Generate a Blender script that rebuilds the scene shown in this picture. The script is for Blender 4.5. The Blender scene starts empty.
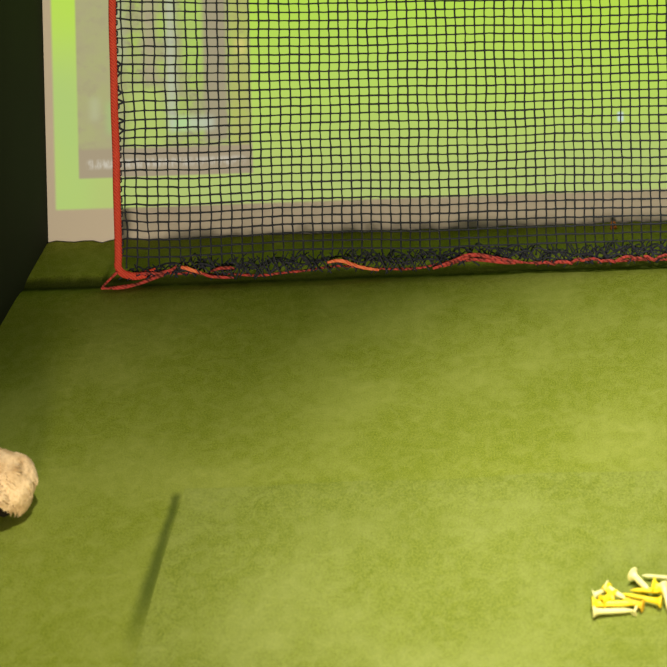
import bpy, bmesh, math, random
from mathutils import Vector, Matrix, noise
random.seed(7)
S = bpy.context.scene
COL = S.collection

# ------------------------------------------------------------ camera
H = 1.6
yaw, pitch, roll = 0.0284, -0.0134, -0.0202
FX, CX, CY, W = 1389.1, 516.5, -490.7, 667.0
f = Vector((math.sin(yaw)*math.cos(pitch), math.cos(yaw)*math.cos(pitch), math.sin(pitch)))
r = Vector((math.cos(yaw), -math.sin(yaw), 0)); u = r.cross(f)
c, s = math.cos(roll), math.sin(roll)
r2, u2 = c*r + s*u, -s*r + c*u
cam = bpy.data.cameras.new('camera'); co = bpy.data.objects.new('camera', cam); COL.objects.link(co)
co.matrix_world = Matrix(((r2.x, u2.x, -f.x, 0), (r2.y, u2.y, -f.y, 0), (r2.z, u2.z, -f.z, H), (0, 0, 0, 1)))
cam.sensor_width = 36; cam.sensor_fit = 'HORIZONTAL'; cam.lens = FX/W*36
cam.shift_x = (W/2 - CX)/W; cam.shift_y = (CY - W/2)/W
cam.clip_start = .05
cam.dof.use_dof = True; cam.dof.focus_distance = 2.84; cam.dof.aperture_fstop = 6.0
S.camera = co

# ------------------------------------------------------------ world, lights, exposure
wd = bpy.data.worlds.new('world'); S.world = wd; wd.use_nodes = True
wd.node_tree.nodes['Background'].inputs[0].default_value = (.9, 1, .8, 1)
wd.node_tree.nodes['Background'].inputs[1].default_value = .03
S.view_settings.view_transform = 'Standard'; S.view_settings.look = 'None'
S.view_settings.gamma = 1; S.view_settings.use_curve_mapping = False
S.view_settings.exposure = 0.0

def spot(name, loc, target, energy, col, size, blend, rad):
    l = bpy.data.lights.new(name, 'SPOT'); l.energy = energy; l.color = col
    l.spot_size = math.radians(size); l.spot_blend = blend; l.shadow_soft_size = rad
    o = bpy.data.objects.new(name, l); COL.objects.link(o); o.location = loc
    o.rotation_euler = (Vector(target) - Vector(loc)).to_track_quat('-Z', 'Y').to_euler()
    return o
spot('ceiling_downlight', (.52, 2.10, 2.5), (.48, 2.10, 0), 405, (1, .93, .88), 46, 1.0, .06)
spot('ceiling_downlight', (-.42, 1.62, 2.5), (-.42, 1.66, 0), 285, (1, .92, .84), 53, 1.0, .06)  # second unseen downlight, added to brighten the floor on the left
spot('projector_lamp', (.0, -1.3, .74), (.2, 3, .5), 545, (1, .84, .65), 62, .8, .30)  # unseen low front fill, added to brighten the screen border

# ------------------------------------------------------------ helpers
def link(name, verts, faces, mat, parent=None, smooth=True):
    me = bpy.data.meshes.new(name); me.from_pydata([tuple(v) for v in verts], [], faces); me.update()
    if smooth:
        me.polygons.foreach_set('use_smooth', [True]*len(me.polygons))
    me.materials.append(mat)
    o = bpy.data.objects.new(name, me); COL.objects.link(o)
    if parent: o.parent = parent
    return o
def tag(o, label=None, cat=None, group=None, kind=None):
    if label: o['label'] = label
    if cat: o['category'] = cat
    if group: o['group'] = group
    if kind: o['kind'] = kind
    return o
def empty(name, loc=(0, 0, 0)):
    o = bpy.data.objects.new(name, None); COL.objects.link(o); o.location = loc; o.empty_display_size = .02
    return o

class MB:
    def __init__(s): s.v = []; s.f = []
    def tube(s, pts, rad, n=6, flat=None, cap=True):
        """rad: number or list; flat=(scale_across, up vector) squashes the section"""
        pts = [Vector(p) for p in pts]; m = len(pts)
        rs = rad if isinstance(rad, (list, tuple)) else [rad]*m
        b = len(s.v); ref = Vector((0, 1, 0)); 
        for i, p in enumerate(pts):
            t = (pts[min(i+1, m-1)] - pts[max(i-1, 0)]).normalized()
            rr = ref if abs(t.dot(ref)) < .92 else Vector((0, 0, 1))
            a = (rr - t*rr.dot(t)).normalized(); q = t.cross(a)
            for k in range(n):
                an = 2*math.pi*k/n
                fa = flat if flat else 1.0
                s.v.append(p + a*(math.cos(an)*rs[i]*fa) + q*(math.sin(an)*rs[i]))
        for i in range(m-1):
            for k in range(n):
                k2 = (k+1) % n
                s.f.append((b+i*n+k, b+i*n+k2, b+(i+1)*n+k2, b+(i+1)*n+k))
        if cap:
            s.f.append(tuple(b+k for k in reversed(range(n))))
            s.f.append(tuple(b+(m-1)*n+k for k in range(n)))
    def box(s, x0, x1, y0, y1, z0, z1):
        b = len(s.v)
        for z in (z0, z1):
            for (x, y) in ((x0, y0), (x1, y0), (x1, y1), (x0, y1)): s.v.append(Vector((x, y, z)))
        for q in ((3, 2, 1, 0), (4, 5, 6, 7), (0, 1, 5, 4), (1, 2, 6, 5), (2, 3, 7, 6), (3, 0, 4, 7)):
            s.f.append(tuple(b+i for i in q))
    def build(s, name, mat, parent=None, smooth=True): return link(name, s.v, s.f, mat, parent, smooth)

def smooth_path(pts, sub=6):
    """Catmull-Rom"""
    P = [Vector(p) for p in pts]; P = [P[0]*2-P[1]] + P + [P[-1]*2-P[-2]]; out = []
    for i in range(1, len(P)-2):
        for k in range(sub):
            t = k/sub
            out.append(.5*((2*P[i]) + (P[i+1]-P[i-1])*t + (2*P[i-1]-5*P[i]+4*P[i+1]-P[i+2])*t*t + (-P[i-1]+3*P[i]-3*P[i+1]+P[i+2])*t**3))
    out.append(P[-2]); return out

# ------------------------------------------------------------ materials
class NT:
    def __init__(s, name):
        s.m = bpy.data.materials.new(name); s.m.use_nodes = True; s.t = s.m.node_tree
        s.b = s.t.nodes['Principled BSDF']; s.out = s.t.nodes['Material Output']
        tc = s.t.nodes.new('ShaderNodeTexCoord'); s.co = tc.outputs['Object']
    def n(s, ty): return s.t.nodes.new(ty)
    def put(s, i, v):
        if hasattr(v, 'links'): s.t.links.new(v, i)
        else: i.default_value = v
    def math(s, op, a, b=0.0, clamp=False):
        q = s.n('ShaderNodeMath'); q.operation = op; q.use_clamp = clamp; s.put(q.inputs[0], a); s.put(q.inputs[1], b); return q.outputs[0]
    def noise(s, scale, detail=3, rough=.5, vec=None, dist=0.0):
        q = s.n('ShaderNodeTexNoise'); q.inputs['Scale'].default_value = scale; q.inputs['Detail'].default_value = detail
        q.inputs['Roughness'].default_value = rough; q.inputs['Distortion'].default_value = dist
        s.t.links.new(vec or s.co, q.inputs['Vector']); return q.outputs['Fac']
    def scaled(s, v):
        q = s.n('ShaderNodeVectorMath'); q.operation = 'MULTIPLY'; s.t.links.new(s.co, q.inputs[0]); q.inputs[1].default_value = v; return q.outputs[0]
    def ramp(s, fac, a, b):
        q = s.n('ShaderNodeMapRange'); q.interpolation_type = 'SMOOTHSTEP'; s.put(q.inputs[0], fac); q.inputs[1].default_value = a; q.inputs[2].default_value = b
        return q.outputs[0]
    def mix(s, fac, a, b, bt='MIX'):
        q = s.n('ShaderNodeMix'); q.data_type = 'RGBA'; q.blend_type = bt
        s.put(q.inputs[0], fac); 
        s.put(q.inputs[6], a if hasattr(a, 'links') else (*a, 1)); s.put(q.inputs[7], b if hasattr(b, 'links') else (*b, 1)); return q.outputs[2]
    def bump(s, h, strength, dist):
        q = s.n('ShaderNodeBump'); q.inputs['Strength'].default_value = strength; q.inputs['Distance'].default_value = dist
        s.t.links.new(h, q.inputs['Height']); s.t.links.new(q.outputs[0], s.b.inputs['Normal'])
    def color(s, v): s.put(s.b.inputs['Base Color'], v if hasattr(v, 'links') else (*v, 1))
    def rough(s, v, spec=.3): s.put(s.b.inputs['Roughness'], v); s.b.inputs['Specular IOR Level'].default_value = spec

def turf(name, dark, light, worn, seam=None):
    t = NT(name)
    fine = t.noise(420, 4, .7); mid = t.noise(45, 4, .6, dist=.6); big = t.noise(5, 3, .55); huge = t.noise(1.6, 2)
    c1 = t.mix(t.ramp(fine, .3, .7), dark, light)
    c2 = t.mix(t.math('MULTIPLY', t.ramp(mid, .35, .75), .28), c1, worn)
    c3 = t.mix(t.math('MULTIPLY', t.ramp(big, .4, .7), .3), c2, worn)
    c4 = t.mix(t.math('MULTIPLY', t.ramp(huge, .35, .7), .25), c3, dark)
    if seam:                          # fuzzy open joint between two turf rolls, dark backing showing through
        sp = t.n('ShaderNodeSeparateXYZ'); t.t.links.new(t.co, sp.inputs[0])
        d = t.math('ABSOLUTE', t.math('SUBTRACT', t.math('ADD', sp.outputs[1], t.math('MULTIPLY', t.noise(30, 3), .02)), seam + .01))
        c4 = t.mix(t.math('MULTIPLY', t.ramp(d, .030, .004), .85), c4, (.012, .018, .002))
        # long dark streak in the turf colour along the mat's left edge
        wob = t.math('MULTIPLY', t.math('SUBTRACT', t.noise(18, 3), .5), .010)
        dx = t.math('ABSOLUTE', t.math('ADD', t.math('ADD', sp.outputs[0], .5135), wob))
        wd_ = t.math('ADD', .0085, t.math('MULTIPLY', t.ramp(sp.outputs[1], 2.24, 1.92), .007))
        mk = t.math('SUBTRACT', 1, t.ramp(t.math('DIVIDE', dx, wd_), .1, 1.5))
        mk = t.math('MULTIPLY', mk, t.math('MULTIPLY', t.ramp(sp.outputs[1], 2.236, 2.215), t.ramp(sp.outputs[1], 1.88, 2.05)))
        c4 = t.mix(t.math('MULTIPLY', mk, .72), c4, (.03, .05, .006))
    t.color(c4); t.rough(.95, .08)
    h = t.math('ADD', t.math('MULTIPLY', fine, .6), t.math('MULTIPLY', mid, .8))
    t.bump(h, .8, .004)
    return t.m
M = {}
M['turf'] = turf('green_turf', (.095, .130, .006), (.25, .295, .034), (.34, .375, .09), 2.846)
M['mat_turf'] = turf('worn_turf', (.10, .132, .010), (.24, .285, .042), (.32, .36, .10))
t = NT('turf_backing'); t.color((.008, .012, .004)); t.rough(1, 0); M['backing'] = t.m
t = NT('black_padded_wall'); t.color(t.mix(t.noise(3, 3), (.010, .016, .007), (.016, .023, .010))); t.rough(.9, .15)
t.bump(t.noise(300, 2), .3, .001); M['curtain'] = t.m
t = NT('dark_ceiling'); t.color(t.mix(t.noise(8), (.03, .03, .028), (.045, .045, .04))); t.rough(.9); M['ceiling'] = t.m
t = NT('net_cord'); t.color(t.mix(t.noise(250), (.006, .008, .018), (.022, .025, .038))); t.rough(.6, .35); M['cord'] = t.m
t = NT('red_rope')
w = t.n('ShaderNodeTexWave'); w.bands_direction = 'DIAGONAL'; w.inputs['Scale'].default_value = 90; w.inputs['Distortion'].default_value = 3; w.inputs['Detail'].default_value = 2
t.t.links.new(t.co, w.inputs['Vector'])
t.color(t.mix(t.math('MULTIPLY', w.outputs['Fac'], .5), t.mix(t.noise(60), (.42, .025, .014), (.62, .055, .03)), (.74, .12, .06)))
t.rough(.75, .25); t.bump(w.outputs['Fac'], .6, .0015); M['red'] = t.m
def rope(name, a, b, hi):
    t = NT(name); w = t.n('ShaderNodeTexWave'); w.bands_direction = 'DIAGONAL'; w.inputs['Scale'].default_value = 60; w.inputs['Distortion'].default_value = 4
    t.t.links.new(t.co, w.inputs['Vector']); t.color(t.mix(t.math('MULTIPLY', w.outputs['Fac'], .4), t.mix(t.ramp(t.noise(90), .4, .6), a, b), hi)); t.rough(.75, .25); t.bump(w.outputs['Fac'], .6, .0015); M[name] = t.m
rope('wrap', (.08, .008, .008), (.42, .035, .03), (.60, .13, .09)); rope('orange', (.60, .09, .035), (.80, .18, .07), (.9, .35, .15))  # second variant paints bright highlights on folds of the red rope
def plain(name, a, b, scale, ro, sp=.3, sss=0):
    t = NT(name); t.color(t.mix(t.noise(scale), a, b)); t.rough(ro, sp); M[name] = t.m
    if sss: t.b.inputs['Subsurface Weight'].default_value = sss; t.b.inputs['Subsurface Radius'].default_value = (.004, .003, .001)
plain('yellow_plastic', (.80, .55, .01), (.90, .70, .02), 200, .4, .5)
plain('pale_yellow_plastic', (.66, .63, .20), (.76, .73, .32), 200, .4, .5)
plain('amber_plastic', (.82, .47, .015), (.90, .56, .03), 200, .4, .5)
plain('orange_plastic', (.55, .16, .03), (.62, .22, .04), 200, .5)
plain('rail_metal', (.05, .05, .05), (.08, .08, .08), 20, .4)
t = NT('tan_fleece')
cc = t.mix(t.ramp(t.noise(60, 4, .6), .3, .7), (.46, .30, .13), (.74, .56, .31))
t.color(t.mix(t.ramp(t.noise(25, 2), .4, .7), cc, (.78, .60, .34))); t.rough(.95, .1); t.bump(t.noise(250, 3), .6, .003); M['fleece'] = t.m
plain('dark_lining', (.012, .010, .006), (.02, .016, .01), 100, .95, .05)  # darkness of the shallow fleece hollow is put into the colour

# the impact screen: woven off-white cloth with a golf picture on it
t = NT('impact_screen_cloth')
sep = t.n('ShaderNodeSeparateXYZ'); t.t.links.new(t.co, sep.inputs[0]); X, Z = sep.outputs[0], sep.outputs[2]
def box(x0, x1, z0, z1, sx=.004, sz=None):
    sz = sz or sx
    a = t.ramp(X, x0-sx, x0+sx); b = t.ramp(X, x1+sx, x1-sx); cc = t.ramp(Z, z0-sz, z0+sz); d = t.ramp(Z, z1+sz, z1-sz)
    return t.math('MULTIPLY', t.math('MULTIPLY', a, b), t.math('MULTIPLY', cc, d))
def lin(h):
    return tuple(((v/255+.055)/1.055)**2.4 if v > 10 else v/255/12.92 for v in h)
def over(base, mask, col, k=1.0):
    return t.mix(t.math('MULTIPLY', mask, k), base, lin(col) if not hasattr(col, 'links') else col)
pic = t.mix(t.ramp(Z, .08, .34), lin((176, 196, 112)), lin((182, 216, 92)))          # the fairway
pic = t.mix(t.ramp(Z, .30, .60), pic, lin((180, 226, 62)))
pic = t.mix(t.math('MULTIPLY', t.ramp(X, -.83, -.90), t.ramp(Z, .5, .3)), pic, lin((172, 202, 112)))
far = t.math('MULTIPLY', t.ramp(X, -.2, .5), t.ramp(Z, .12, .5)); pic = t.mix(t.math('MULTIPLY', far, .5), pic, lin((186, 226, 40)))
pic = t.mix(t.math('MULTIPLY', t.ramp(t.noise(4, 3), .35, .7), .25), pic, lin((188, 208, 100)))
pic = t.mix(t.ramp(Z, .75, 1.0), pic, lin((150, 190, 110))); pic = t.mix(t.ramp(Z, 1.15, 1.25), pic, lin((170, 205, 235)))
# framed tree picture in the lower left corner of the image
inside = (lin((172, 192, 110)))
tre = t.mix(t.ramp(t.noise(14, 3, .6), .35, .65), lin((165, 165, 118)), lin((170, 196, 92)))
tre = t.mix(t.ramp(t.noise(32, 3, .6), .5, .68), tre, lin((150, 148, 108)))
tre = over(tre, box(-.90, -.785, .19, .60, .02), (168, 163, 122), .8)
tre = over(tre, box(-.86, -.84, .26, .31, .012), (184, 192, 150), .5)
tre = over(tre, box(-.825, -.80, .23, .30, .012), (160, 190, 120), .7)
tre = over(tre, box(-.80, -.785, .38, .60, .015), (180, 190, 150), .7)
tre = over(tre, box(-.775, -.70, .19, .33, .02), (178, 200, 105), .9)
tre = over(tre, box(-.745, -.715, .34, .60, .012), (170, 160, 130), .8)
tre = over(tre, box(-.695, -.675, .24, .56, .010, .05), (190, 198, 178), .6)
tre = over(tre, box(-.66, -.61, .36, .62, .010), (174, 208, 92), .7)
tre = over(tre, box(-.615, -.565, .21, .62, .008), (160, 150, 122), .95)
tre = over(tre, box(-.56, -.515, .19, .62, .010), (180, 186, 96), .7)
tre = over(tre, box(-.545, -.525, .395, .43, .012), (216, 206, 120), .9)
tre = over(tre, box(-.69, -.595, .235, .262, .012), (196, 212, 190), .6)
tre = over(tre, box(-.68, -.65, .235, .262, .008), (176, 216, 140), .7)
tre = over(tre, box(-.90, -.50, .10, .200, .006), (163, 149, 122))
pn = t.noise(1.0, 3, .6, vec=t.scaled((85, 1, 30)))
txt = t.math('MULTIPLY', box(-.868, -.53, .157, .174, .006), t.ramp(pn, .36, .62))
tre = over(tre, txt, (214, 210, 195), .65)
pic = t.mix(box(-.887, -.514, .136, .60, .003), pic, tre)
pic = over(pic, box(.279, .291, .222, .242, .004), (205, 226, 225))
mask = box(-.938, 2.45, .070, 1.95, .004)
cloth = t.mix(t.noise(6, 3), (.62, .57, .47), (.68, .62, .52))
t.color(t.mix(mask, cloth, (.06, .06, .05)))
t.rough(.9, .1); t.bump(t.noise(500, 2), .15, .0008)
t.put(t.b.inputs['Emission Color'], pic); t.put(t.b.inputs['Emission Strength'], t.math('MULTIPLY', mask, .93))
M['screen'] = t.m

# ------------------------------------------------------------ the room
XL, XR, YB, D, ZC = -.957, 2.75, -1.9, 3.0016, 2.62
# turf floor: one strip of profile along Y, with a narrow joint in front of the screen
prof = []
def P(y, z): prof.append((y, z))
y = YB
while y < 2.70: P(y, 0); y += .1
for (yy, zz) in ((2.76, 0), (2.80, -.001), (2.815, -.003), (2.83, -.007), (2.838, -.009), (2.846, -.007), (2.86, -.002), (2.88, 0), (2.93, 0), (2.965, .0), (2.985, .001), (2.996, .002)): P(yy, zz)
vs, fs = [], []; nx = 190
for i in range(nx+1):
    x = XL + (XR-XL)*i/nx
    for (yy, zz) in prof:
        lip = 0
        if yy > 2.98: lip = .006*noise.noise(Vector((x*22, 0, 3))) + .004*noise.noise(Vector((x*60, 1, 0)))
        jog = .006*noise.noise(Vector((x*6, 5, 0))) if 2.77 < yy < 2.85 else 0
        vs.append((x, yy+jog, zz+lip))
n = len(prof)
for i in range(nx):
    for j in range(n-1): fs.append((i*n+j, (i+1)*n+j, (i+1)*n+j+1, i*n+j+1))
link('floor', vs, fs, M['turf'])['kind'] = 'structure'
m = MB(); m.box(XL-.12, XL, YB-.1, D+.25, -.03, ZC)
m.build('wall_left', M['curtain'], smooth=False)['kind'] = 'structure'
m = MB(); m.box(XR, XR+.12, YB-.1, D+.25, -.03, ZC); m.build('wall_right', M['curtain'], smooth=False)['kind'] = 'structure'
m = MB(); m.box(XL, XR, D+.15, D+.25, -.03, ZC); m.build('wall_back', M['curtain'], smooth=False)['kind'] = 'structure'
m = MB(); m.box(XL-.12, XR+.12, YB-.1, D+.25, ZC, ZC+.08); m.build('ceiling', M['ceiling'], smooth=False)['kind'] = 'structure'

m = MB(); m.box(XL+.001, XR-.02, D, D+.006, -.004, 2.5)
tag(m.build('impact_screen', M['screen'], smooth=False), 'wide pale cloth impact screen showing a bright green golf fairway picture, behind the net', 'projection screen')

# hitting mat lying in the foreground: thin sheet whose left edge stands slightly proud
vs, fs = [], []; nx, ny = 60, 110; mx0, mx1, my0, my1 = -.505, 1.55, -.4, 2.236
for i in range(nx+1):
    for j in range(ny+1):
        a, b = i/nx, j/ny
        aa = a*a*.6 + a*.4
        x = mx0 + (mx1-mx0)*aa; yy = my0 + (my1-my0)*b
        tap = min(1, (my1-yy)/.12); lift = .0008 + .0020*tap*min(1, (x-mx0)/.08)
        if i == 0: x += .004*noise.noise(Vector((0, yy*7, 0)))
        if j == ny: yy += .006*noise.noise(Vector((x*6, 0, 0))); lift -= .0002
        vs.append((x, yy, lift))
k = ny+1
for i in range(nx):
    for j in range(ny): fs.append((i*k+j, (i+1)*k+j, (i+1)*k+j+1, i*k+j+1))
base = len(vs)
ring = [i*k for i in range(nx+1)] + [nx*k+j for j in range(1, ny+1)] + [i*k+ny for i in range(nx-1, -1, -1)] + [j for j in range(ny-1, 0, -1)]
for q in ring: vs.append((vs[q][0], vs[q][1], .0002))
for q in ring: vs.append(vs[q])
L = len(ring)
for i in range(L): fs.append((base+L+i, base+i, base+(i+1) % L, base+L+(i+1) % L))
tag(link('turf_mat', vs, fs, M['mat_turf']), 'large flat green artificial turf hitting mat lying on the floor under the tees', 'mat')

# ------------------------------------------------------------ the net
NX0, NY0 = -.7624, 2.8431            # left edge of the net on the floor
net = empty('hanging_net', (NX0, NY0, 0))
tag(net, 'black square-mesh safety net with a red rope edge hanging before the screen', 'net')
def wav(uu, z):                       # depth of the hanging cloth
    return .006*noise.noise(Vector((uu*2.2, z*.9, 1.5))) + .0025*noise.noise(Vector((uu*9, z*5, 4)))
us = [.0150]
while us[-1] < 1.75:
    cur = us[-1]; us.append(cur + .0219 - .0019*min(1, cur/.45) + (-.0004 if cur > .9 else 0))
zs = []; z = .048
while z < 2.52: zs.append(z); z += .01765
def node(i, j):
    uu, zz = us[i], zs[j]
    nearl = math.exp(-uu/.10)
    du = .0022*noise.noise(Vector((uu*7, zz*16, 0))) + .0012*noise.noise(Vector((uu*60, zz*60, 7)))
    du += .003*nearl*noise.noise(Vector((uu*40, zz*22, 3)))
    dz = .0035*noise.noise(Vector((uu*4, zz*5, 9))) + .0009*noise.noise(Vector((uu*55, zz*55, 2)))
    dz += -.013*nearl*math.exp(-((zz-.31)/.07)**2) + .004*nearl*noise.noise(Vector((uu*25, zz*30, 5)))
    lean = .0012*(zz/.5)*min(1, uu/.2)
    return Vector((uu+du+lean, wav(uu, zz), zz + dz - .016*uu*zz + .03*zz*math.exp(-uu/.2)))
G = [[node(i, j) for j in range(len(zs))] for i in range(len(us))]
m = MB()
def strand(pts, fine):
    out, rr = [], []
    for a in range(len(pts)-1):
        p, q = pts[a], pts[a+1]; out.append(p); rr.append(.0027)
        if fine(p):
            d = q-p; bow = Vector((random.uniform(-.0006, .0006), random.uniform(-.0008, .0008), random.uniform(-.0006, .0006)))
            rm = random.uniform(.0014, .0021)
            for tt, r_ in ((.14, rm), (.5, rm*.92), (.86, rm)): out.append(p+d*tt+bow*(1 if tt == .5 else .4)); rr.append(r_)
    out.append(pts[-1]); rr.append(.002)
    m.tube(out, rr, 5)
fine = lambda p: p.z < .72 and p.x < 1.35
for i in range(len(us)): strand([Vector((G[i][0].x + random.uniform(-.004, .004), G[i][0].y, .026))] + G[i], fine)
for j in range(len(zs)):
    strand([G[i][j] for i in range(len(us))], fine)
# ties from the first column of knots to the red edge
def edge_u(z):                        # centre line of the edge rope
    return -.0035 + .016*z*z*(1 if z < .8 else .64/z/z) + .0022*math.sin(z*9) + .0015*noise.noise(Vector((z*8, 0, 0)))
for j in range(len(zs)):
    g = G[0][j]; z = g.z; e = edge_u(z) + .006
    sel = .29 < z < .46
    if sel and j % 3 != 2:
        m.tube([g, g + Vector((-.004, 0, .002)), Vector((e, g.y, z+.006+random.uniform(-.002, .002)))], .0022, 5)
        m.tube([g, g + Vector((-.004, 0, -.002)), Vector((e, g.y, z-.006+random.uniform(-.002, .002)))], .0022, 5)
    else:
        m.tube([g, Vector((e, g.y, z+random.uniform(-.003, .002)))], .0016, 5)
    if not sel or j % 2:
        zz = z + random.uniform(.003, .008)
        m.tube([Vector((e, g.y, zz)), Vector((e+.004, g.y-.004, zz+.004)), Vector((e+.003, g.y, zz+.010)), Vector((e-.002, g.y, zz+.012))], .0017, 5)
m.build('netting', M['cord'], net)

def hem_low(uu):                      # height of the lower rope along the net
    pts = [(0, .012), (.03, .009), (.08, .016), (.14, .014), (.2, .0085), (.26, .0075), (.33, .009), (.42, .014), (.47, .014), (.55, .0095), (.62, .012), (.70, .020), (.78, .024), (.86, .014), (.95, .013), (1.05, .013), (1.2, .011), (1.8, .011)]
    for a in range(len(pts)-1):
        if pts[a][0] <= uu <= pts[a+1][0]:
            t_ = (uu-pts[a][0])/(pts[a+1][0]-pts[a][0]); t_ = t_*t_*(3-2*t_)
            return pts[a][1]*(1-t_) + pts[a+1][1]*t_
    return .011
# bunched netting folded over the lower rope: crossing slack strands and pulled-together meshes
m = MB()
uu = .022
while uu < 1.72:
    lo = hem_low(uu)
    for sgn in (-1, 1):
        for lay in range(1):
            top = random.uniform(.030, .046) if uu > .12 else random.uniform(.014, .030); bot = lo + random.uniform(-.005, .006)
            if top < bot+.008: top = bot+.01
            a = uu + random.uniform(-.004, .004); run = sgn*random.uniform(.012, .030)
            yy = wav(uu, 0) + random.uniform(-.012, .012)
            pts = [Vector((a, yy, top)), Vector((a+run*.35, yy-.004*sgn, top*.7+bot*.3+random.uniform(-.002, .002))),
                   Vector((a+run*.7, yy-.008, top*.3+bot*.7)), Vector((a+run, yy-.010, bot))]
            m.tube(smooth_path(pts, 3), random.uniform(.0012, .0018), 5)
    uu += .0085
for q in range(3):                    # long slack strands gathered along the hem
    pts = []; uu = .03
    while uu < 1.72:
        lo = hem_low(uu); pts.append(Vector((uu, wav(uu, 0)+random.uniform(-.010, .010), lo + random.uniform(.0, .026) if uu > .1 else lo+random.uniform(0, .01)))); uu += random.uniform(.018, .035)
    m.tube(smooth_path(pts, 4), .0019, 5)
m.build('gathered_hem', M['cord'], net)

# red rope: edge rope, lower rope and the loose wraps around it
m = MB()
pts = [(edge_u(z_/100*1.0), wav(0, z_/100)-.002, z_/100) for z_ in range(250, 3, -5)]
pts += [(-.002, -.004, .034), (.004, -.006, .022), (.017, -.008, .0165), (.034, -.010, .0145), (.055, -.009, .017), (.075, -.006, .021)]
m.tube(smooth_path(pts, 5), .0078, 12, flat=.55)
m.build('edge_rope', M['red'], net)
m = MB()
pts = [(.001, -.004, .026), (-.010, -.012, .018), (-.025, -.024, .007), (-.029, -.030, .004), (-.018, -.030, .0035), (.003, -.030, .0035), (.026, -.026, .004), (.045, -.022, .006), (.065, -.016, .010), (.085, -.010, .014), (.105, -.006, .016)]
uu = .125
while uu < 1.76:
    pts.append((uu, wav(uu, 0)-.008-.004*math.sin(uu*25), hem_low(uu) + .0012*math.sin(uu*60))); uu += .02
sp = smooth_path(pts, 5)
m.tube(sp, [(.0036+.0009*noise.noise(Vector((p.x*40, 0, 0))) if p.x > -.01 and p.x < .09 else .0024+.0010*noise.noise(Vector((p.x*25, 2, 0)))) for p in sp], 8)
m.build('lower_rope', M['wrap'], net)
def wrap(pts, rad, fl=.6, mat='wrap'):
    m = MB(); p = smooth_path(pts, 6); N = len(p)
    m.tube(p, [rad*(.45+.55*math.sin(math.pi*min(1, max(0, (i+1)/(N+1))))**.5) for i in range(N)], 8, flat=fl)
    return m.build('rope_wrap', M[mat], net)
def fl(uu, zz, dy=-.018): return (uu, dy + wav(uu, 0), zz)
wrap([fl(.128, .034), fl(.140, .031), fl(.155, .025), fl(.170, .020)], .0042, .6, 'orange')  # bright fold highlight of the red rope, laid on as a strand
wrap([fl(.165, .022), fl(.185, .013), fl(.210, .010), fl(.235, .0085)], .0032)
wrap([fl(.188, .020, -.014), fl(.205, .027, -.016), fl(.224, .028, -.016), fl(.236, .025, -.014)], .0034)
wrap([fl(.425, .031), fl(.440, .034), fl(.450, .034), fl(.462, .031), fl(.478, .024), fl(.500, .017), fl(.53, .012)], .0040, .6, 'orange')  # bright fold highlight of the red rope, laid on as a strand
wrap([fl(.64, .013), fl(.665, .021), fl(.69, .030), fl(.705, .037)], .0036)
wrap([fl(.66, .014, -.014), fl(.69, .023, -.014), fl(.72, .033, -.014), fl(.745, .036, -.015)], .0034)
wrap([fl(.700, .037), fl(.73, .038), fl(.765, .031), fl(.795, .025), fl(.825, .021)], .0044)
wrap([fl(.715, .031, -.021), fl(.745, .028, -.021), fl(.785, .023, -.021), fl(.81, .021, -.021)], .0036)
uu = .85
while uu < 1.68:
    wl = random.uniform(.022, .045)
    z0, z1 = random.uniform(.014, .019), random.uniform(.017, .026)
    if random.random() < .35: z0, z1 = z1, z0
    wrap([fl(uu, z0), fl(uu+wl*.35, (z0+z1)/2+.002), fl(uu+wl*.7, z1), fl(uu+wl, z1-.004)], random.uniform(.0028, .0040))
    uu += wl*random.uniform(.7, 1.0)
wrap([fl(.060, .016, -.012), fl(.085, .021, -.012), fl(.11, .027, -.012), fl(.118, .034, -.012)], .0034)
wrap([fl(.036, .019, -.012), fl(.055, .022, -.014), (.078, -.014, .021)], .0034)
# ceiling rail that carries the net
m = MB(); m.tube([(-.03, 0, 2.52), (1.9, 0, 2.52)], .014, 12)
for xx in (0, .9, 1.8): m.tube([(xx, 0, 2.52), (xx, 0, ZC)], .006, 8)
m.build('rail', M['rail_metal'], net)

# ------------------------------------------------------------ tan fleece bundle at the left
vs, fs = [], []
cx0, cy0, cz0 = -.799, 2.196, .0425
NU, NV = 110, 80
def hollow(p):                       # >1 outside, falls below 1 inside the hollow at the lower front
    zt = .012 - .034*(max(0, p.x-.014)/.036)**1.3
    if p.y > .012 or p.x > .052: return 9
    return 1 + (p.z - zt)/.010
def fleece_pt(a, b):
    x = math.cos(b); rad = math.sin(b)
    rad = rad**.7
    p = Vector((x*(.062 if x > 0 else .15), math.cos(a)*rad*.047, math.sin(a)*rad*(.046 if math.sin(a) > 0 else .042)))
    dirn = Vector((p.x*.5, p.y, p.z)).normalized()
    d = (.0035)*noise.noise(p*26) + .0025*noise.noise(p*70 + Vector((3, 1, 0)))
    swirl = 0.0028*math.sin(260*(math.hypot(p.x+.02, p.z+.03)) + 5*noise.noise(p*22))
    h_ = hollow(p); cave = .012*min(1, max(0, 1-h_))
    return p + dirn*(d+swirl) + Vector((0, cave, 0)), h_
info = [fleece_pt(2*math.pi*i/NU, math.pi*(j+.02)/(NV+.04)) for j in range(NV+1) for i in range(NU)]
vs = [Vector((p.x, p.y, max(p.z, -.042))) for p, h_ in info]; hs = [h_ for p, h_ in info]
fa, fb = [], []
for j in range(NV):
    for i in range(NU):
        q = (j*NU+i, j*NU+(i+1) % NU, (j+1)*NU+(i+1) % NU, (j+1)*NU+i)
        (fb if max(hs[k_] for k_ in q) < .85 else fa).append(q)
fleece = empty('fleece_bundle', (cx0, cy0, cz0))
tag(fleece, 'tan fluffy fleece bundle with a dark hollow, lying on turf near the left wall', 'fleece bundle')
link('body', vs, fa, M['fleece'], fleece)
o = link('lining', vs, fb, M['dark_lining'], fleece); o['label'] = 'dark hollow under the fleece'
m = MB()
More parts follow.
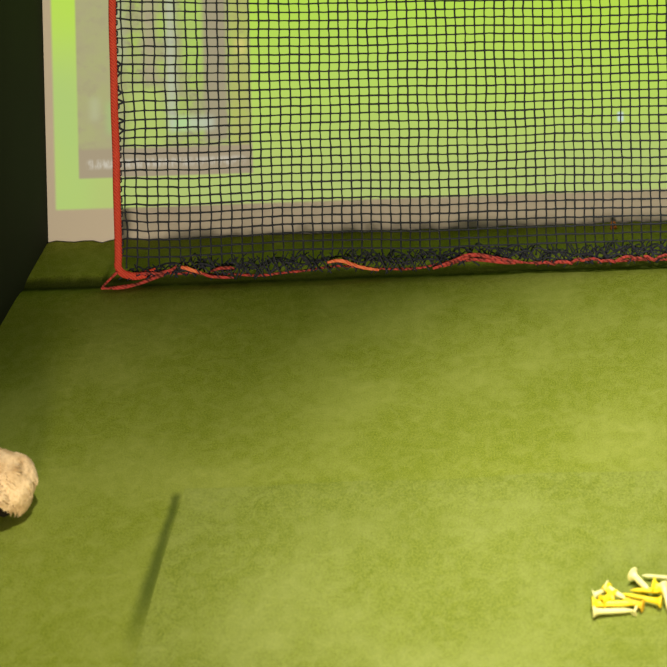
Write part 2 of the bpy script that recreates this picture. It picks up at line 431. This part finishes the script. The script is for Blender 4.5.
for q in range(9000):                # short curled tufts
    a = random.uniform(0, 2*math.pi); b = math.acos(random.uniform(-.8, 1))
    p, h_ = fleece_pt(a, b)
    if h_ < 1.35 or p.z < -.035: continue
    nrm = Vector((p.x*.6, p.y, p.z)).normalized()
    flow = Vector((p.z+.03, 0, -(p.x+.02))).normalized() + Vector((random.uniform(-.35, .35), random.uniform(-.35, .35), random.uniform(-.35, .35)))
    tan = (flow - nrm*flow.dot(nrm)).normalized()
    L_ = random.uniform(.007, .013)
    if h_ < 1.7: L_ *= .45
    m.tube([p, p+nrm*.003+tan*L_*.5, p+nrm*.0030+tan*L_, p+nrm*.001+tan*L_*1.4], [.0010, .0013, .0010, .0003], 4, cap=False)
tag(m.build('tufts', M['fleece'], fleece), kind='stuff')

# ------------------------------------------------------------ golf tees
prof_t = [(.0000, .0018), (.0004, .0045), (.0000, .0062), (.0010, .0066), (.0024, .0060), (.0050, .0040), (.0090, .0032), (.018, .0029), (.044, .0026), (.052, .0017), (.0580, .0003)]
def tee_mesh():
    n = 14; v, fc = [], []
    for (h, r_) in prof_t:
        for k_ in range(n): v.append((math.cos(2*math.pi*k_/n)*r_, math.sin(2*math.pi*k_/n)*r_, -h))
    for j in range(len(prof_t)-1):
        for k_ in range(n): fc.append((j*n+k_, (j+1)*n+k_, (j+1)*n+(k_+1) % n, j*n+(k_+1) % n))
    fc.append(tuple(reversed(range(n)))) ; fc.append(tuple((len(prof_t)-1)*n+k_ for k_ in range(n)))
    return v, fc
def pile(x, yv, z):                  # centimetre-ish grid of the pile on the mat
    return Vector((.160 + (x-612)*.00142 , 1.9715 - (yv-600)*.00178 - z*1.23, .0045 + z))
GR = 'loose tees heaped on the turf mat'
def tee(x0, y0, z0, x1, y1, z1, mat, label, fat=1.0):
    a, b = pile(x0, y0, z0), pile(x1, y1, z1)
    v, fc = tee_mesh(); o = link('golf_tee', v, fc, M[mat])
    d = b-a; o.location = a; o.rotation_euler = d.to_track_quat('-Z', 'Y').to_euler(); o.scale = (fat, fat, d.length/.058)
    tag(o, label, 'golf tee', GR)
Yl, Pa, Am = 'yellow_plastic', 'pale_yellow_plastic', 'amber_plastic'
tee(592, 611.5, .0065, 634, 612, .003, Pa, 'pale yellow tee lying flat along the near edge of the left heap', 1.05)
tee(592, 604, .0085, 637, 605, .0075, Yl, 'yellow tee lying just behind the pale tee at the near edge of the heap', 1.35)
tee(607, 587, .014, 627, 601, .007, Pa, 'pale tee sloping down right from the top of the left heap', 1.35)
tee(595, 596, .006, 610, 589, .014, Pa, 'pale tee sloping up right on the left side of the left heap', 1.25)
tee(608, 589, .013, 614, 602, .012, Yl, 'yellow tee standing upright in the middle of the left heap', 1.3)
tee(602, 602, .013, 619, 591, .013, Yl, 'yellow tee crossing behind the upright one in the left heap', 1.3)
tee(643, 608, .0065, 620, 599, .006, Am, 'amber tee with its head between the two heaps of tees', 1.15)
tee(633, 615, .003, 637, 607, .006, Pa, 'short pale tee tip poking out between the two heaps', .7)
tee(662, 605, .0075, 622, 595, .005, Yl, 'long yellow tee bridging from the left heap to the right heap', 1.1)
tee(668, 594, .010, 632, 592, .003, Yl, 'yellow tee lying behind the long bridging tee', 1.2)
tee(636.5, 575, .010, 652, 594, .007, Pa, 'pale tee with raised head at the far side of the right heap', 1.5)
tee(680, 582, .0065, 646, 577, .004, Pa, 'pale yellow tee lying along the far edge of the right heap', 1.0)
tee(656, 588, .012, 676, 596, .012, Yl, 'bright yellow tee on top of the right heap', 1.6)
tee(666, 588, .015, 669, 617, .004, Pa, 'pale tee pointing at the camera on the right side of the right heap', 1.3)

# small orange scrap at the foot of the screen
vs, fs = [], []
for j in range(5):
    for i in range(5):
        a, b = i/4-.5, j/4-.5
        vs.append((a*.013*(1-.5*(b+.5)), -.004*(a*a*4) + .002*noise.noise(Vector((a*3, b*3, 0))), (b+.5)*.016*(1-.25*abs(a))))
for j in range(4):
    for i in range(4): fs.append((j*5+i, j*5+i+1, (j+1)*5+i+1, (j+1)*5+i))
o = link('orange_scrap', vs, fs, M['orange_plastic']); o.location = (.262, 2.975, .0005); o.rotation_euler = (-.2, 0, .3)
md = o.modifiers.new('thick', 'SOLIDIFY'); md.thickness = .002
tag(o, 'tiny orange scrap on the turf at the foot of the screen, seen through the net', 'scrap')
